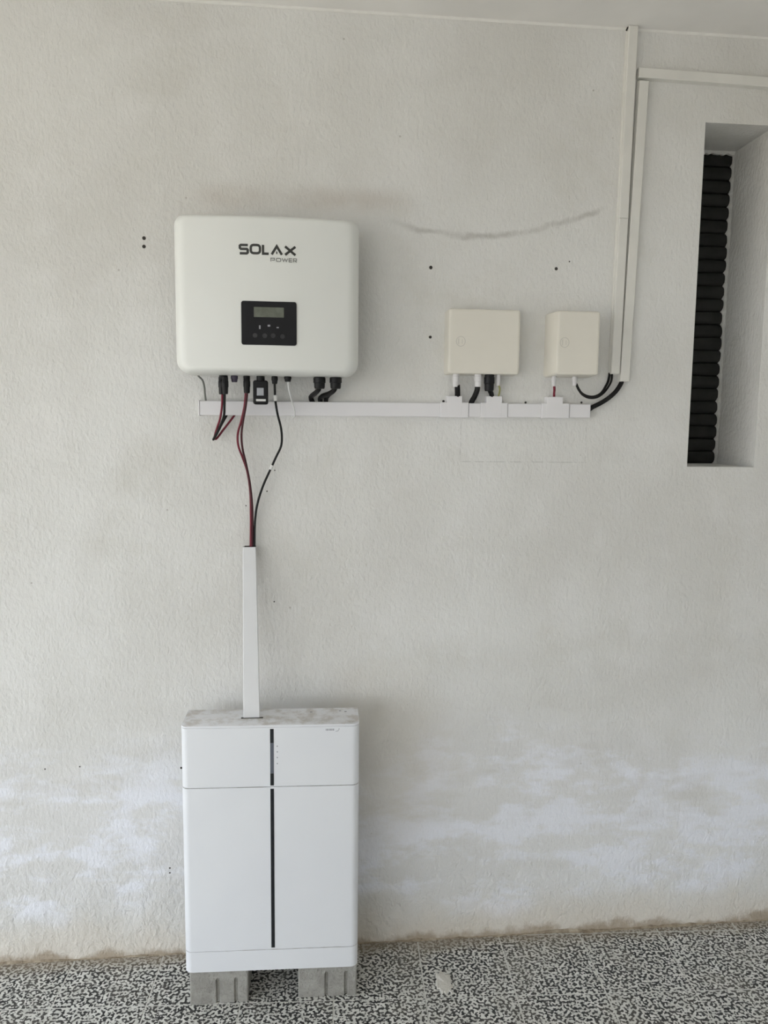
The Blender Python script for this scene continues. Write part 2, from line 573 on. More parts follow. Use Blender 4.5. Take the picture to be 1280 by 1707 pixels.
# dried plaster splash on the tiles
mb = MB()
c0 = Vector((0.391, -0.190, 0))
n = 40
r0, r1 = [], []
for i in range(n):
    a = 2 * math.pi * i / n
    r = 0.026 * (1 + 0.38 * noise.noise((math.cos(a) * 2.4, math.sin(a) * 2.4, 3.7)) + 0.25 * noise.noise((math.cos(a) * 6, math.sin(a) * 6, 1)))
    r0.append(c0 + Vector((r * math.cos(a) * 0.92, r * math.sin(a) * 1.75, 0.0003)))
    r1.append(c0 + Vector((r * math.cos(a) * 0.80, r * math.sin(a) * 1.55, 0.0030)))
mb.loft([r0, r1])
tag(mb.build('plaster_splash', M_splat, smooth=40), 'dried white plaster splash stuck on the speckled floor tiles', 'splash')

# old fixing holes left in the wall
for px, py, r in ((718, 446, 0.0062), (717, 562, 0.0052), (927, 448, 0.0058), (240, 397, 0.006), (240, 411, 0.006),
                  (739, 669, 0.0045), (876, 671, 0.004), (969, 671, 0.004), (949, 436, 0.0028), (458, 784, 0.0025),
                  (445, 819, 0.0028), (410, 843, 0.0025), (302, 1280, 0.004), (283, 1447, 0.0035), (283, 1455, 0.0035),
                  (133, 1278, 0.003), (75, 1282, 0.003), (457, 1003, 0.003)):
    p = at(px, py, 0.0)
    r *= 0.74 if r > 0.0038 else 0.62
    MB().lathe(p + Vector((0, 0.004, 0)), (0, -1, 0), [(0, r * 1.1), (0.0045, r * 1.1), (0.0052, r * 0.9), (0.0050, r * 0.4)], 12).build('fixing_hole', M_hole, wall)

# recess with the closed roller shutter at its back
win = bpy.data.objects.new('window_1', None)
COL.objects.link(win)
win.location = (WX0, 0, WZ0)
win['kind'] = 'structure'
win['label'] = 'narrow deep recess with a closed dark roller shutter'
NS = 24
pitch = (WZ1 - WZ0) / NS
prof = [(0.004, 0.0), (-0.001, 0.003), (-0.0045, pitch * 0.25), (-0.0060, pitch * 0.5), (-0.0045, pitch * 0.78), (-0.001, pitch - 0.003), (0.004, pitch - 0.0005)]
for i in range(NS):
    z0 = WZ0 + i * pitch
    rg = [[(xx, WD + a, z0 + b) for a, b in prof] + [(xx, WD + 0.012, z0 + pitch - 0.0005), (xx, WD + 0.012, z0)] for xx in (WX0 - 0.0, WX1 + 0.0)]
    MB().loft(rg).build('slat', M_shutter, win, smooth=50)
MB().box((WX0, WD + 0.012, WZ0), (WX1, WD + 0.03, WZ1)).build('backing', M_shutter, win, smooth=0)
# lumpy plaster squeezed against the slats
rings = []
n = 150
for i in range(n + 1):
    z = WZ0 + (WZ1 - WZ0) * i / n
    ph = (z - WZ0) / pitch
    gap = abs(((ph + 0.5) % 1) - 0.5)            # 0 at the joints between slats
    w = 0.003 + 0.008 * max(0, 1 - gap * 4.5) * (0.6 + 0.6 * noise.noise((z * 23, 0, 4))) + 0.010 * max(-0.4, noise.noise((z * 11, 2, 7)))
    w = max(w, 0.002)
    rings.append([(WX1 + 0.002, WD - 0.022, z), (WX1 - w * 0.45, WD - 0.012, z), (WX1 - w, WD - 0.007, z), (WX1 - w * 0.9, WD + 0.004, z), (WX1 + 0.002, WD + 0.004, z)])
MB().loft(rings).build('plaster_edge', M_wall, win, smooth=40)
rings = []
for i in range(61):
    x = WX0 + (WX1 - WX0) * i / 60
    w = max(0.003, 0.008 + 0.010 * noise.noise((x * 60, 1, 1)))
    rings.append([(x, WD - 0.02, WZ1 + 0.002), (x, WD - 0.014, WZ1 - w), (x, WD + 0.003, WZ1 - w), (x, WD + 0.003, WZ1 + 0.002)])
MB().loft(rings).build('plaster_edge', M_wall, win, smooth=40)

# ------------------------------------------------------------------ inverter
IX, IZ0, IZ1, IHW = -0.0995, 1.717, 2.117, 0.2375
IZC, IHH = (IZ0 + IZ1) / 2, (IZ1 - IZ0) / 2
inv = thing('solar_inverter', 'large white wall inverter with black display panel and rounded cover', 'inverter', (IX, 0, IZ0))


def bulge(x):
    return 0.026 * (1 - ((x - IX) / IHW) ** 2)


D0 = 0.152
rings = []


def inv_ring(ix, iz, d, bl, r):
    q = rr(2 * (IHW - ix), 2 * (IHH - iz), r, 8, IX, IZC)
    pts = []
    for i, p in enumerate(q):
        pts.append(p)
        if i in (8, 26):
            o = q[i + 1]
            pts += [(p[0] + (o[0] - p[0]) * t / 16, p[1] + (o[1] - p[1]) * t / 16) for t in range(1, 16)]
    return [(x, -(d + bl * bulge(x)), z) for x, z in pts]


rings.append(inv_ring(0.004, 0.004, 0.060, 0, (0.024, 0.034)))
rings.append(inv_ring(0.0, 0.0, 0.064, 0, (0.026, 0.036)))
rings.append(inv_ring(0.0, 0.0, 0.105, 0.2, (0.026, 0.036)))
for k in range(1, 7):
    a = math.pi / 2 * k / 6
    s = 1 - math.cos(a)
    rings.append(inv_ring(0.030 * s, 0.014 * s, 0.115 + (D0 - 0.115) * math.sin(a), 0.2 + 0.8 * math.sin(a), (0.026 - 0.010 * s, 0.036 - 0.014 * s)))
for qx, qz in ((0.034, 0.018), (0.045, 0.028), (0.07, 0.05), (0.10, 0.09), (0.14, 0.13), (0.18, 0.17), (0.193, 0.193)):
    rings.append(inv_ring(qx, qz, D0, 1.0, (0.016, 0.022)))
mb = MB().loft(rings, True, True)
cover = mb.build('cover', M_cover, inv, smooth=40)
# cast housing and hanging bracket behind the cover
rg = [[(x, -d, z) for x, z in rr(2 * IHW - 0.05, 2 * IHH - 0.05, 0.02, 5, IX, IZC)] for d in (0.018, 0.062)]
hous = MB().loft(rg).build('housing', M_alu, inv, smooth=40)
for k in range(14):
    xf = IX - IHW + 0.05 + k * (2 * IHW - 0.1) / 13
    if 2 <= k <= 11:
        MB().box((xf - 0.0015, -0.060, IZ1 - 0.026), (xf + 0.0015, -0.02, IZ1 - 0.010)).build('cooling_fin', M_alu, hous, smooth=0)
mb = MB().box((IX - 0.16, -0.020, IZ1 - 0.12), (IX + 0.16, 0.0, IZ1 - 0.06))
mb.build('bracket', M_alu, inv, smooth=0)


def surf(x):
    return -(D0 + bulge(x))


def ribbon(mb, pts, w, yf, closed=False, t=0.0006):
    """flat stroke along (x, z) points, mitred, standing t proud of the surface yf(x)"""
    pts = [Vector(p) for p in pts]
    n = len(pts)
    rings = []
    for i in range(n):
        if closed:
            d1 = (pts[i] - pts[i - 1]).normalized()
            d2 = (pts[(i + 1) % n] - pts[i]).normalized()
        else:
            d1 = (pts[i] - pts[i - 1]).normalized() if i else (pts[1] - pts[0]).normalized()
            d2 = (pts[i + 1] - pts[i]).normalized() if i < n - 1 else d1
        n1, n2 = Vector((-d1.y, d1.x)), Vector((-d2.y, d2.x))
        m = (n1 + n2)
        m = m.normalized() if m.length > 1e-6 else n1
        k = min(1 / max(m.dot(n1), 0.35), 2.2) * w / 2
        a, b = pts[i] + m * k, pts[i] - m * k
        rings.append([(a.x, yf(a.x) + 0.0004, a.y), (a.x, yf(a.x) - t, a.y), (b.x, yf(b.x) - t, b.y), (b.x, yf(b.x) + 0.0004, b.y)])
    if closed:
        rings.append(rings[0])
        mb.loft(rings, False, False)
    else:
        mb.loft(rings)
    return mb


def letters(spec, glyphs, w, d, yf, name, m, parent):
    """spec = [(glyph, px0, py_top, px1, py_bottom)] in photograph pixels on the plane at depth d"""
    for g, x0, y0, x1, y1 in spec:
        a, b = at(x0, y0, d), at(x1, y1, d)
        mb = MB()
        for st in glyphs[g]:
            pts = [(a.x + (b.x - a.x) * u, b.z + (a.z - b.z) * v) for u, v in st]
            if len(pts) > 2 and pts[0] == pts[-1]:
                ribbon(mb, pts[:-1], w, yf, True)
            else:
                ribbon(mb, pts, w, yf)
        mb.build(name, m, parent, smooth=0)


ring_o = [(u, v) for u, v in rr(1, 1, 0.30, 3, 0.5, 0.5)]
ring_o.append(ring_o[0])
GL = {'S': [[(1, 1), (0.14, 1), (0.02, 0.90), (0.02, 0.64), (0.14, 0.53), (0.86, 0.53), (0.98, 0.42), (0.98, 0.11), (0.86, 0.0), (0, 0)]],
      'O': [ring_o],
      'L': [[(0, 1.1), (0, 0), (1, 0)]],
      'A': [[(0, 0), (0.5, 1.0), (1, 0)], [(0.44, 0.22), (0.56, 0.22)]],
      'X': [[(0, 1), (1, 0)], [(0, 0), (1, 1)]],
      'P': [[(0, 0), (0, 1), (1, 1), (1, 0.42), (0.25, 0.42)]],
      'W': [[(0, 1), (0.26, 0.02), (0.5, 0.9), (0.74, 0.02), (1, 1)]],
      'E': [[(1, 1), (0, 1), (0, 0), (1, 0)], [(0, 0.5), (0.9, 0.5)]],
      'R': [[(0, 0), (0, 1), (1, 1), (1, 0.46), (0.2, 0.46)], [(0.5, 0.46), (1, 0)]]}
DF = 0.176
letters([('S', 399.4, 408.2, 413.2, 422.6), ('O', 418.0, 408.4, 433.4, 422.6), ('L', 438.4, 409.9, 448, 423.4),
         ('A', 452.8, 410.6, 469.8, 425.0), ('X', 475.2, 411.0, 492.4, 425.6)], GL, 0.0060, DF, surf, 'letter', M_ink, cover)
letters([('P', 451.5, 430.5, 457.5, 436.2), ('O', 460.5, 430.7, 468, 436.4), ('W', 470.3, 430.8, 479.5, 436.6),
         ('E', 481.7, 431.2, 487, 437.0), ('R', 489, 431.4, 494.3, 437.6)], GL, 0.0017, DF, surf, 'small_letter', M_ink2, cover)

# display panel
pa, pb = at(401.6, 501.0, 0.180), at(494.4, 576.3, 0.180)
pcx, pcz = (pa.x + pb.x) / 2, (pa.z + pb.z) / 2
pw, ph = pb.x - pa.x, pa.z - pb.z
yb = surf(pa.x) + 0.004
yf_ = surf(pcx) - 0.0012
rg = [[(x, yy, z) for x, z in rr(pw - 2 * i, ph - 2 * i, 0.006 - i, 5, pcx, pcz)] for i, yy in ((0, yb), (0, yf_ + 0.001), (0.001, yf_))]
pan = MB().loft(rg).build('display_panel', M_panel, inv, smooth=40)


def plate(x0, y0, x1, y1, d, yback, yfront, r, name, m, parent, n=4):
    a, b = at(x0, y0, d), at(x1, y1, d)
    w, h = b.x - a.x, a.z - b.z
    c = 0.0004
    rg = [[(x, yy, z) for x, z in rr(w - 2 * i, h - 2 * i, max(r - i, 0.0001), n, (a.x + b.x) / 2, (a.z + b.z) / 2)]
          for i, yy in ((0, yback), (0, yfront + c), (c, yfront))]
    return MB().loft(rg).build(name, m, parent, smooth=40)


plate(423, 511.5, 473.2, 529.6, 0.180, yf_ + 0.001, yf_ - 0.0010, 0.001, 'screen', M_lcd, pan)
for px, py, w, h in ((433, 545.3, 2.6, 6.2), (448.2, 542.8, 4.4, 3.2), (462.8, 546, 4.0, 2.2)):
    plate(px - w / 2, py - h / 2, px + w / 2, py + h / 2, 0.180, yf_ + 0.001, yf_ - 0.0006, 0.0006, 'indicator', M_icon, pan)
for px, py in ((425, 559), (441.5, 559.6), (455.5, 559.6), (471, 561)):
    p = at(px, py, 0.180)
    MB().lathe((p.x, yf_ + 0.001, p.z), (0, -1, 0), [(0, 0.0062), (0.0018, 0.0062), (0.0024, 0.0054), (0.0021, 0.003)], 14).build('button', M_button, pan)

# ports under the inverter (at mid depth)
DP = 0.085


def drop(px, y0, y1, wpx, d, m, name, parent, flare=1.0, n=16):
    """plug or gland hanging straight down from photo row y0 to y1"""
    a, b = at(px, y0, d), at(px, y1, d)
    r = wpx / 2 * (CAM.y + d + 0.0) / -FPX
    r = abs(r)
    L = a.z - b.z
    return MB().lathe((a.x, a.y, a.z + 0.005), (0, 0, -1), [(0, r * 0.92), (0.005 + L * 0.12, r * 0.92), (0.005 + L * 0.15, r), (0.005 + L * 0.52, r),
                      (0.005 + L * 0.56, r * 0.90), (0.005 + L * 0.90, r * flare), (0.005 + L, r * flare * 0.9)], n).build(name, m, parent)


drop(390.5, 625, 637, 11.5, DP, M_purple, 'blank_port', inv, 0.8)
drop(457.7, 627, 640, 10.5, DP, M_black, 'cable_gland', inv, 0.8)
drop(479.6, 627, 636.5, 12, DP, M_black, 'cable_gland', inv, 0.8)
drop(372.5, 625, 633, 14, DP, M_black, 'solar_port', inv, 1.0)
drop(411, 626, 634, 11, DP, M_black, 'solar_port', inv, 1.0)

# radio stick
dg = at(434.5, 640, DP)
dong = thing('data_stick', 'black rectangular data stick with pale labels plugged under the inverter', 'dongle', (dg.x, dg.y, at(434.5, 675, DP).z))
a, b = at(422, 634, DP), at(447, 674.5, DP)
w, h = b.x - a.x, a.z - b.z
rg = [[(x, -DP + yy, z) for x, z in rr(w - 2 * i, h - 2 * i, 0.006, 5, (a.x + b.x) / 2, (a.z + b.z) / 2)]
      for i, yy in ((0.0015, 0.012), (0, 0.010), (0, -0.009), (0.0025, -0.0115))]
MB().loft(rg).build('body', M_black, dong)
MB().lathe(((a.x + b.x) / 2, -DP, a.z + 0.018), (0, 0, -1), [(0, 0.011), (0.019, 0.011), (0.02, 0.009)], 16).build('plug', M_black, dong)
plate(428, 646.5, 439.6, 659.5, DP + 0.0115, -DP - 0.010, -DP - 0.0121, 0.0008, 'label_plate', M_lcd, dong).data.materials[0] = M_dot
plate(426.8, 665.2, 443, 669, DP + 0.0115, -DP - 0.010, -DP - 0.0121, 0.0008, 'label_strip', M_tape, dong)

# ------------------------------------------------------------------ horizontal trunking with tee covers
tz0, tz1 = at(332, 691.5, 0.021).z, at(332, 668.5, 0.021).z
tL, tR = at(331.5, 680, 0.021), at(985, 686, 0.021)
trunk = thing('cable_trunking', 'long white horizontal cable trunking with three tee covers', 'trunking', (tL.x, 0, tz0))
# the run drops slightly to the right, as measured
zl0, zl1 = at(335, 692, 0.021).z, at(335, 668, 0.021).z
zr0, zr1 = at(985, 696.5, 0.021).z, at(985, 674.0, 0.021).z


def zt(x, f):
    u = (x - tL.x) / (tR.x - tL.x)
    lo = zl0 + (zr0 - zl0) * u
    hi = zl1 + (zr1 - zl1) * u
    return lo + (hi - lo) * f


def run(x0, x1, f0, f1, d, name, m, parent, c=0.0015, yb=0.0):
    def ring(i, y):
        return [(x0 + i, y, zt(x0, f0) + i), (x1 - i, y, zt(x1, f0) + i), (x1 - i, y, zt(x1, f1) - i), (x0 + i, y, zt(x0, f1) - i)]
    return MB().loft([ring(0, yb), ring(0, -d + c), ring(c, -d)]).build(name, m, parent, smooth=0)


def xw(px, d=0.021):
    return at(px, 682, d).x


run(xw(333), xw(985), 0.06, 0.94, 0.012, 'channel', M_pvc, trunk)
for a, b in ((333, 734), (781.2, 801.3), (846.2, 902.7), (949.3, 984.5)):
    run(xw(a), xw(b), 0, 1, 0.021, 'lid', M_pvc, trunk)
run(xw(330.6), xw(333), -0.04, 1.04, 0.022, 'end_cap', M_gland, trunk)
for a, b, s0, s1, ytop in ((734, 781, 745, 770, 660.2), (801.5, 846, 810.5, 836.3, 660.4), (903, 949, 911, 937.6, 661.6)):
    tee = run(xw(a, 0.024), xw(b, 0.024), -0.05, 1.05, 0.024, 'tee_cover', M_pvc, trunk, 0.0014)
    zt0 = zt(xw(s0), 1.0)
    mb = MB()
    box_bevel(mb, xw(s0, 0.024), xw(s1, 0.024), -0.0242, 0.0, zt(xw((a + b) / 2), -0.03), at((s0 + s1) / 2, ytop, 0.024).z, 0.0006)
    mb.build('stub', M_pvc, tee, smooth=0)

# ------------------------------------------------------------------ vertical and corner trunking, right


def slant(mb, p0, p1, hw, d, c=0.0018, y=0.0):
    """trunking piece between two wall points (x, z), half width hw, standing d proud"""
    p0, p1 = Vector(p0), Vector(p1)
    t = (p1 - p0).normalized()
    nn = Vector((-t.y, t.x))

    def ring(i, yy):
        a, b = p0 + t * i, p1 - t * i
        return [(q.x, yy, q.y) for q in (a + nn * (hw - i), b + nn * (hw - i), b - nn * (hw - i), a - nn * (hw - i))]
    return mb.loft([ring(0, y), ring(0, -d + c), ring(c, -d)])


vt = thing('ceiling_trunking', 'tall painted trunking rising from black cables up to the ceiling', 'trunking', (0.892, 0, 1.742))
mb = MB()
slant(mb, (0.8915, 1.744), (0.8965, 2.18), 0.0132, 0.021)
mb.build('lid', M_pvcp, vt, smooth=0)
mb = MB()
slant(mb, (0.8965, 2.1805), (0.9010, 2.6945), 0.0136, 0.021)
mb.build('lid', M_pvcp, vt, smooth=0)
mb = MB()
slant(mb, (0.8915, 1.742), (0.9010, 2.695), 0.0150, 0.010)
mb.build('channel', M_pvcp, vt, smooth=0)

ct = thing('corner_trunking', 'painted trunking with an elbow running along above the shutter recess', 'trunking', (0.922, 0, 1.722))
mb = MB()
slant(mb, (0.9215, 1.7225), (0.9395, 2.5535), 0.0138, 0.019)
mb.build('vertical_lid', M_pvcp, ct, smooth=0)
mb = MB()
slant(mb, (0.9225, 2.574), (XR, 2.559), 0.0135, 0.021)
mb.build('horizontal_lid', M_pvcp, ct, smooth=0)
mb = MB()
slant(mb, (0.9215, 1.724), (0.9395, 2.555), 0.0150, 0.008)
mb.build('channel', M_pvcp, ct, smooth=0)

# cable stub between ceiling and the tall trunking
p = at(1045, 40, 0.012)
mb = MB().tube([(0.884, -0.010, 2.684), (0.886, -0.013, 2.690), (0.891, -0.015, 2.6935), (0.897, -0.015, 2.697)], 0.0022, 8, 4)
tag(mb.build('ceiling_cable', M_cabk), 'short black cable end poking from the ceiling above tall trunking', 'cable')

# ------------------------------------------------------------------ junction boxes


def junction_box(label, corners, depth, emb, glands):
    (x0, z0), (x1, z1), (bx0, bz0), (bx1, bz1) = corners         # front lower left, front upper right, back
    t = thing('junction_box', label, 'box', ((x0 + x1) / 2, 0, z0))

    def ring(a0, c0, a1, c1, i, y, r):
        return [(x, y, z) for x, z in rr(a1 - a0 - 2 * i, c1 - c0 - 2 * i, r, 4, (a0 + a1) / 2, (c0 + c1) / 2)]
    k = 0.62
    m0 = (bx0 + (x0 - bx0) * k, bz0 + (z0 - bz0) * k, bx1 + (x1 - bx1) * k, bz1 + (z1 - bz1) * k)
    MB().loft([ring(bx0, bz0, bx1, bz1, 0, 0, 0.006), ring(*m0, 0.0005, -depth * k, 0.006)]).build('base', M_cream, t)
    lid = MB().loft([ring(*m0, 0.0, -depth * k - 0.0008, 0.007), ring(x0, z0, x1, z1, 0, -depth + 0.006, 0.007), ring(x0, z0, x1, z1, 0.0015, -depth + 0.002, 0.007),
                     ring(x0, z0, x1, z1, 0.005, -depth, 0.006), ring(x0, z0, x1, z1, 0.008, -depth, 0.005)]).build('lid', M_cream, t)
    ex, ey = emb
    p = at(ex, ey, depth)
    mb = MB()
    yf = lambda x: -depth
    circ = [(p.x + 0.0125 * math.cos(2 * math.pi * q / 24), p.z + 0.0135 * math.sin(2 * math.pi * q / 24)) for q in range(24)]
    ribbon(mb, circ, 0.0014, yf, True, 0.0008)
    ribbon(mb, [(p.x - 0.006, p.z - 0.008), (p.x - 0.006, p.z + 0.008)], 0.0016, yf, False, 0.0008)
    ribbon(mb, [(p.x + 0.004, p.z - 0.006), (p.x + 0.004, p.z + 0.006)], 0.0010, yf, False, 0.0008)
    mb.build('embossed_mark', M_cream2, lid, smooth=0)
    for gx, gy0, gy1, gw, m in glands:
        drop(gx, gy0, gy1, gw, 0.034, m, 'cable_gland', t, 0.85)
    return t


junction_box('wider cream square junction box on the wall above the trunking', ((0.3925, 1.735), (0.5955, 1.9125), (0.391, 1.734), (0.597, 1.914)), 0.058, (768, 569),
             ((760, 625, 645, 11.5, M_gland), (797, 625, 645, 13.5, M_gland), (830.5, 625, 643, 7.5, M_gland)))
junction_box('narrow cream upright junction box next to the tall trunking', ((0.691, 1.735), (0.8145, 1.910), (0.684, 1.732), (0.817, 1.912)), 0.088, (941, 571),
             ((923.5, 627, 644, 8, M_gland), (958, 627, 643, 8.5, M_gland)))

# ------------------------------------------------------------------ duct leaning from the wall down to the cabinet
dtr, dtl = at(426.5, 912, 0.030), at(404.5, 912, 0.030)
BZ = 0.797                                                        # top of the cabinet
duct = thing('cable_duct', 'white vertical cable duct leaning from the wall onto the cabinet top', 'duct', (-0.15, -0.16, BZ))


def duct_piece(mb, fw, d0, d1, c, z_extra=0.0):
    # (left, right, front y, z) at the bottom and top; back stays d behind the front
    bl, br, bf = -0.171, -0.1265, -0.168
    tl, tr, tf = dtl.x, dtr.x, -0.030
    cen_b, cen_t = (bl + br) / 2, (tl + tr) / 2
    wb, wt = (br - bl) / 2 * fw, (tr - tl) / 2 * fw

    def ring(i, d):
        return [(cen_b - wb + i, bf + d, BZ + 0.0008), (cen_b + wb - i, bf + d, BZ + 0.0008),
                (cen_t + wt - i, tf + d, dtr.z + z_extra), (cen_t - wt + i, tf + d, dtr.z + z_extra)]
    return mb.loft([ring(0, d1), ring(0, d0 + c), ring(c, d0)])


duct_piece(MB(), 1.0, 0.0, 0.014, 0.0015).build('lid', M_duct, duct, smooth=0)
duct_piece(MB(), 0.94, 0.012, 0.024, 0.0005).build('channel', M_pvc, duct, smooth=0)
mb = MB().box((dtl.x + 0.004, -0.029, dtr.z - 0.001), (dtr.x - 0.001, -0.008, dtr.z + 0.0006))
mb.build('duct_mouth', M_hole, duct, smooth=0)

# ------------------------------------------------------------------ cables


def cable(name, label, cat, pts, r, m, group=None, radii=None, sub=5):
    t = [at(px, py, d) for px, py, d in pts]
    o = MB().tube(t, r, 8, sub, radii).build(name, m)
    tag(o, label, cat, group)
    return o


def plug_cable(label, strands, plugs, tags=()):
    p0 = at(*strands[0][0][0])
    t = thing('cable', label, 'cable', tuple(p0))
    for pts, r, m in strands:
        MB().tube([at(*q) for q in pts], r, 8, 5).build('strand', m, t)
    for px, y0, y1, w, d in plugs:
        drop(px, y0, y1, w, d, M_black, 'plug', t, 0.86)
    for a, b, r in tags:
        MB().tube([at(*a), at(*b)], r, 10, 2).build('cable_tag', M_tape, t)
    return t


plug_cable('red and black wires looping from the outer plug back under the trunking',
           [([(370.5, 656, .085), (370, 676, .080), (367, 697, .070), (362, 713, .055), (357.5, 729, .040), (361, 731, .032), (371, 718, .026), (382, 704, .022), (391, 692, .012)], 0.0030, M_card),
            ([(374.3, 656, .088), (374, 678, .084), (373, 694, .075), (366, 713, .060), (358, 728, .046), (355.8, 732.5, .038), (362, 722, .030), (370, 706, .024), (378, 692, .012)], 0.0033, M_cabk)],
           [(369.4, 632, 657.5, 11, .085), (375, 632, 657, 11, .098)])
plug_cable('dark red wire pair running from the second plug down into the duct',
           [([(409.5, 654, .085), (407.5, 677, .080), (402, 702, .070), (396.5, 722, .058), (397, 742, .048), (404, 762, .040), (412, 786, .034), (417, 820, .030), (418, 860, .026), (417.8, 913, .022)], 0.0030, M_card),
            ([(412, 654, .088), (409.5, 677, .084), (405, 702, .075), (402.5, 724, .064), (404, 747, .054), (410, 773, .046), (416, 803, .040), (420, 838, .034), (421, 870, .028), (420.3, 913, .022)], 0.0030, M_camr)],
           [(411.2, 632, 655.5, 11.5, .086)])
plug_cable('single black cable with white tags curving down into the duct',
           [([(457.7, 638, .085), (458, 650, .083), (459, 668, .078), (462.5, 690, .070), (468, 712, .060), (469.8, 730, .052), (468, 745, .046), (460, 762, .042), (450, 784, .038), (438, 811, .034),
              (429, 840, .030), (425, 870, .027), (424, 913, .022)], 0.0031, M_cabk)], [],
           [((458.4, 658.5, .0815), (459.4, 668, .0785), 0.0048), ((454.0, 775.5, .0395), (450.8, 782.5, .0383), 0.0042)])
cable('white_cable', 'thin white cable dropping from a small gland to the trunking', 'cable',
      [(480, 635, .085), (481, 647, .080), (484, 660, .066), (488, 674, .045), (491, 686, .032), (490, 695, .024), (484, 690, .008)], 0.0021, M_cawh)
cable('earth_wire', 'thin grey wire hanging from the inverter corner to the trunking end', 'cable',
      [(328, 620, .060), (331, 627, .056), (337.5, 634, .048), (340.5, 645, .038), (341.5, 656, .026), (343, 667, .014), (344, 672, .010)], 0.0026, M_cagy)
plug_cable('black cable bending from the thick plug nearer the data stick',
           [([(532.5, 640, .085), (531, 649, .080), (526, 655, .058), (519.5, 660, .030), (518.5, 665, .014), (523, 674, .007), (526, 682, .007)], 0.0070, M_cabk)], [(532.5, 627, 648, 20, .085)])
plug_cable('black cable crossing leftward from the outermost thick plug under the inverter',
           [([(559.5, 640, .085), (557, 650, .078), (549, 656, .056), (538, 660, .030), (533.5, 665, .014), (535, 674, .007), (537, 682, .007)], 0.0070, M_cabk),
            ([(552, 654, .060), (546, 660, .030), (543.5, 665, .014), (543, 674, .009), (543, 682, .009)], 0.0064, M_cabk)], [(559.5, 627, 648, 20, .085)])
cable('gland_cable', 'short straight black cable entering the first tee cover', 'cable',
      [(762, 642, .034), (762.4, 650, .030), (762.6, 656, .022), (762.6, 664, .012)], 0.0080, M_cabk)
cable('gland_cable', 'short slanted black cable entering trunking between two tee covers', 'cable',
      [(796, 643, .034), (795, 651, .034), (791, 661, .026), (787, 668, .016), (785, 674, .010)], 0.0078, M_cabk)
plug_cable('black cable with thick plug entering the middle tee cover',
           [([(815, 645, .034), (817, 652, .030), (819, 657, .022), (820, 666, .012)], 0.0070, M_cabk)], [(815.7, 625, 652, 18, .034)])
cable('earth_wire', 'thin yellow green wire beside the thick plug under the wider junction box', 'cable',
      [(831, 641, .034), (833, 648, .032), (832, 656, .024), (829, 665, .012)], 0.0024, M_cayg)
cable('gland_cable', 'short dark red cable entering the tee cover below the narrow box', 'cable',
      [(923.6, 641, .034), (924, 650, .030), (923.5, 656, .022), (923.5, 666, .012)], 0.0036, M_card)
plug_cable('thin black twin cable looping from the narrow box into the tall trunking',
           [([(960.5, 640, .034), (963, 646, .034), (969, 655, .034), (979, 660.5, .032), (991, 661, .030), (1002, 655, .026), (1010, 643, .020), (1014, 634, .012), (1016, 622, .007)], 0.0036, M_cabk),
            ([(960.8, 641, .036), (964, 649, .038), (971, 658, .040), (981, 663, .038), (994, 662.5, .036), (1006, 655, .030), (1015, 643, .022), (1019, 634, .014), (1020, 622, .007)], 0.0032, M_cabk)], [])
cable('thick_cable', 'thick black cable sweeping from the trunking end to the corner trunking', 'cable',
      [(978, 686, .010), (988, 678.5, .011), (1000, 672.5, .014), (1013, 664.5, .016), (1025, 654, .016), (1033, 643, .014), (1037, 634, .010), (1038, 628, .007)], 0.0068, M_cabk)

# ------------------------------------------------------------------ battery cabinet on two blocks
BW, BD, BH0 = 0.471, 0.120, 0.099
RB = -0.030
fc = Vector((-0.0955, -0.2245, 0))                                # middle of the front face
nb = Vector((math.sin(RB) * -1, math.cos(RB), 0))                 # towards the wall
bc = fc + nb * (BD / 2)
bat = thing('battery_cabinet', 'white floor battery cabinet with dark vertical strips resting on two blocks', 'battery', (bc.x, bc.y, BH0), RB)
bat['_local'] = 1
HT = BZ - BH0
zs1, zs2 = 0.159 - BH0, 0.626 - BH0


def module(z0, z1, name, c=0.0006, rad=0.020, dd=0.0):
    def foot(i, z):
        # rounded only on the front corners
        w, d = BW - 2 * i - 2 * dd, BD - 2 * i - 2 * dd
        r = rad
        pts = []
        for sx, a0 in ((-1, 180), (1, 270)):
            for q in range(7):
                a = math.radians(a0 + 90 * q / 6)
                pts.append((sx * (w / 2 - r) + r * math.cos(a), -(d / 2 - r) + r * math.sin(a), z))
        pts += [(w / 2, d / 2, z), (-w / 2, d / 2, z)]
        return pts
    return MB().loft([foot(c, z0), foot(0, z0 + c), foot(0, z1 - c), foot(c, z1)]).build(name, M_batt, bat, smooth=40)


low = module(0.0, zs1 - 0.0008, 'plinth')
main = module(zs1 + 0.0008, zs2 - 0.001, 'battery_module')
topm = module(zs2 + 0.001, HT - 0.0062, 'control_module')
cap = module(HT - 0.0058, HT, 'top_cover', 0.0008)
core = MB().box((-BW / 2 + 0.01, -BD / 2 + 0.004, 0.004), (BW / 2 - 0.01, BD / 2 - 0.004, HT - 0.01)).build('core', M_seam, bat, smooth=0)


def strip(z0, z1, m, name, parent, w=0.0095, x=0.0035, p=0.0008):
    mb = MB()
    box_bevel(mb, x - w / 2, x + w / 2, -BD / 2 - p, -BD / 2 + 0.003, z0, z1, 0.0004)
    mb.build(name, m, parent, smooth=0)


for o in (main, topm):
    o['_local'] = 1
cap['_local'] = 1
strip(zs1 + 0.006, zs2 - 0.005, M_groove, 'dark_strip', main)


def zb(py):
    """cabinet height of a photo row on its front face"""
    return at(452, py, 0.2245).z - BH0


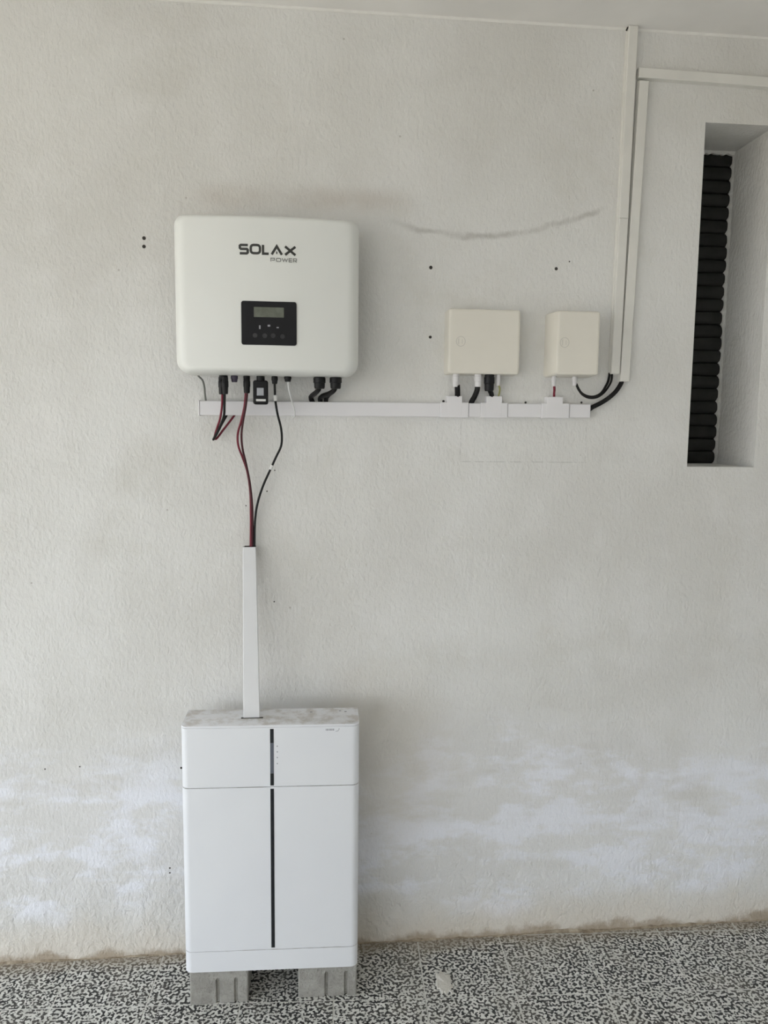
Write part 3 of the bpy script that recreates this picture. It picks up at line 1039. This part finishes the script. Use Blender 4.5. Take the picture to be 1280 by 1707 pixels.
strip(zb(1238.5), HT - 0.010, M_groove, 'dark_strip', topm)
strip(zb(1289), zb(1238.5) - 0.0003, M_ind, 'indicator_window', topm)
strip(zs2 + 0.004, zb(1289) - 0.0003, M_groove, 'dark_strip', topm)
for py in (1244, 1253.5, 1263, 1273):
    MB().lathe((0.0175, -BD / 2 + 0.001, zb(py)), (0, -1, 0), [(0, 0.0019), (0.0014, 0.0019), (0.0016, 0.0012)], 10).build('status_light', M_dot, topm)
# small printed mark, upper corner of the front
mb = MB()
x0 = 0.146
for k, wdt in enumerate((0.0022, 0.0034, 0.0012, 0.0036, 0.0028, 0.0034)):
    mb.box((x0, -BD / 2 - 0.0004, zb(1219.6)), (x0 + wdt, -BD / 2 + 0.001, zb(1216.4)))
    x0 += wdt + 0.0011
ribbon(mb, [(x0 + 0.003, zb(1220.8)), (x0 + 0.009, zb(1220.4)), (x0 + 0.0125, zb(1217.0)), (x0 + 0.0115, zb(1215.8))], 0.0014, lambda x: -BD / 2, False, 0.0004)
mb.build('printed_mark', M_dot, topm, smooth=0)
# two small slots in the top cover and the fixing screws
for x, y in ((0.105, 0.030), (0.185, 0.036), (0.200, 0.030)):
    MB().lathe((x, y, HT - 0.001), (0, 0, 1), [(0, 0.0035), (0.0016, 0.0035), (0.0020, 0.0024)], 10).build('screw', M_dot, cap)
mb = MB().box((-0.083, -0.010, HT - 0.001), (-0.024, -0.002, HT + 0.0006))
mb.build('cable_slot', M_hole, cap, smooth=0)

BY = 0.200


def block(px0, px1, pyb, label, cuts):
    a, b = at(px0, pyb, 0.212), at(px1, pyb, 0.212)
    W = b.x - a.x
    t = thing('concrete_block', label, 'block', ((a.x + b.x) / 2, -0.213, 0), -0.02, 'concrete blocks under the battery cabinet')
    t['_local'] = 1
    # plan outline of the front: shallow vertical grooves between raised ribs
    xs = [(-W / 2, 0.003), (-W / 2 + 0.003, 0.0)]
    for c in cuts:
        cx = -W / 2 + W * c
        xs += [(cx - 0.0065, 0.0), (cx - 0.0030, 0.007), (cx + 0.0030, 0.007), (cx + 0.0065, 0.0)]
    xs += [(W / 2 - 0.003, 0.0), (W / 2, 0.003)]
    H = BH0 - 0.0006
    body = MB()
    flat = [(x, 0.0008 if 0 < i < len(xs) - 1 else y) for i, (x, y) in enumerate(xs)]
    back = [(W / 2, BY), (-W / 2, BY)]
    rgs = []
    for z, pl in ((0.0008, xs), (H * 0.70, xs), (H * 0.76, flat), (H - 0.003, flat), (H, [(x * 0.985, y + 0.0025) for x, y in flat])):
        rgs.append([(x, y, z) for x, y in pl + back])
    body.loft(rgs)
    o = body.build('body', M_block, t, smooth=0)
    return t


block(316, 413.5, 1640, 'rough grey grooved concrete block under the cabinet, farther from the white splash', (0.485, 0.80))
block(497, 594.5, 1635, 'rough grey grooved concrete block under the cabinet, nearest the white splash', (0.485, 0.82))

for o in list(bpy.data.objects):
    if '_local' in o:
        del o['_local']
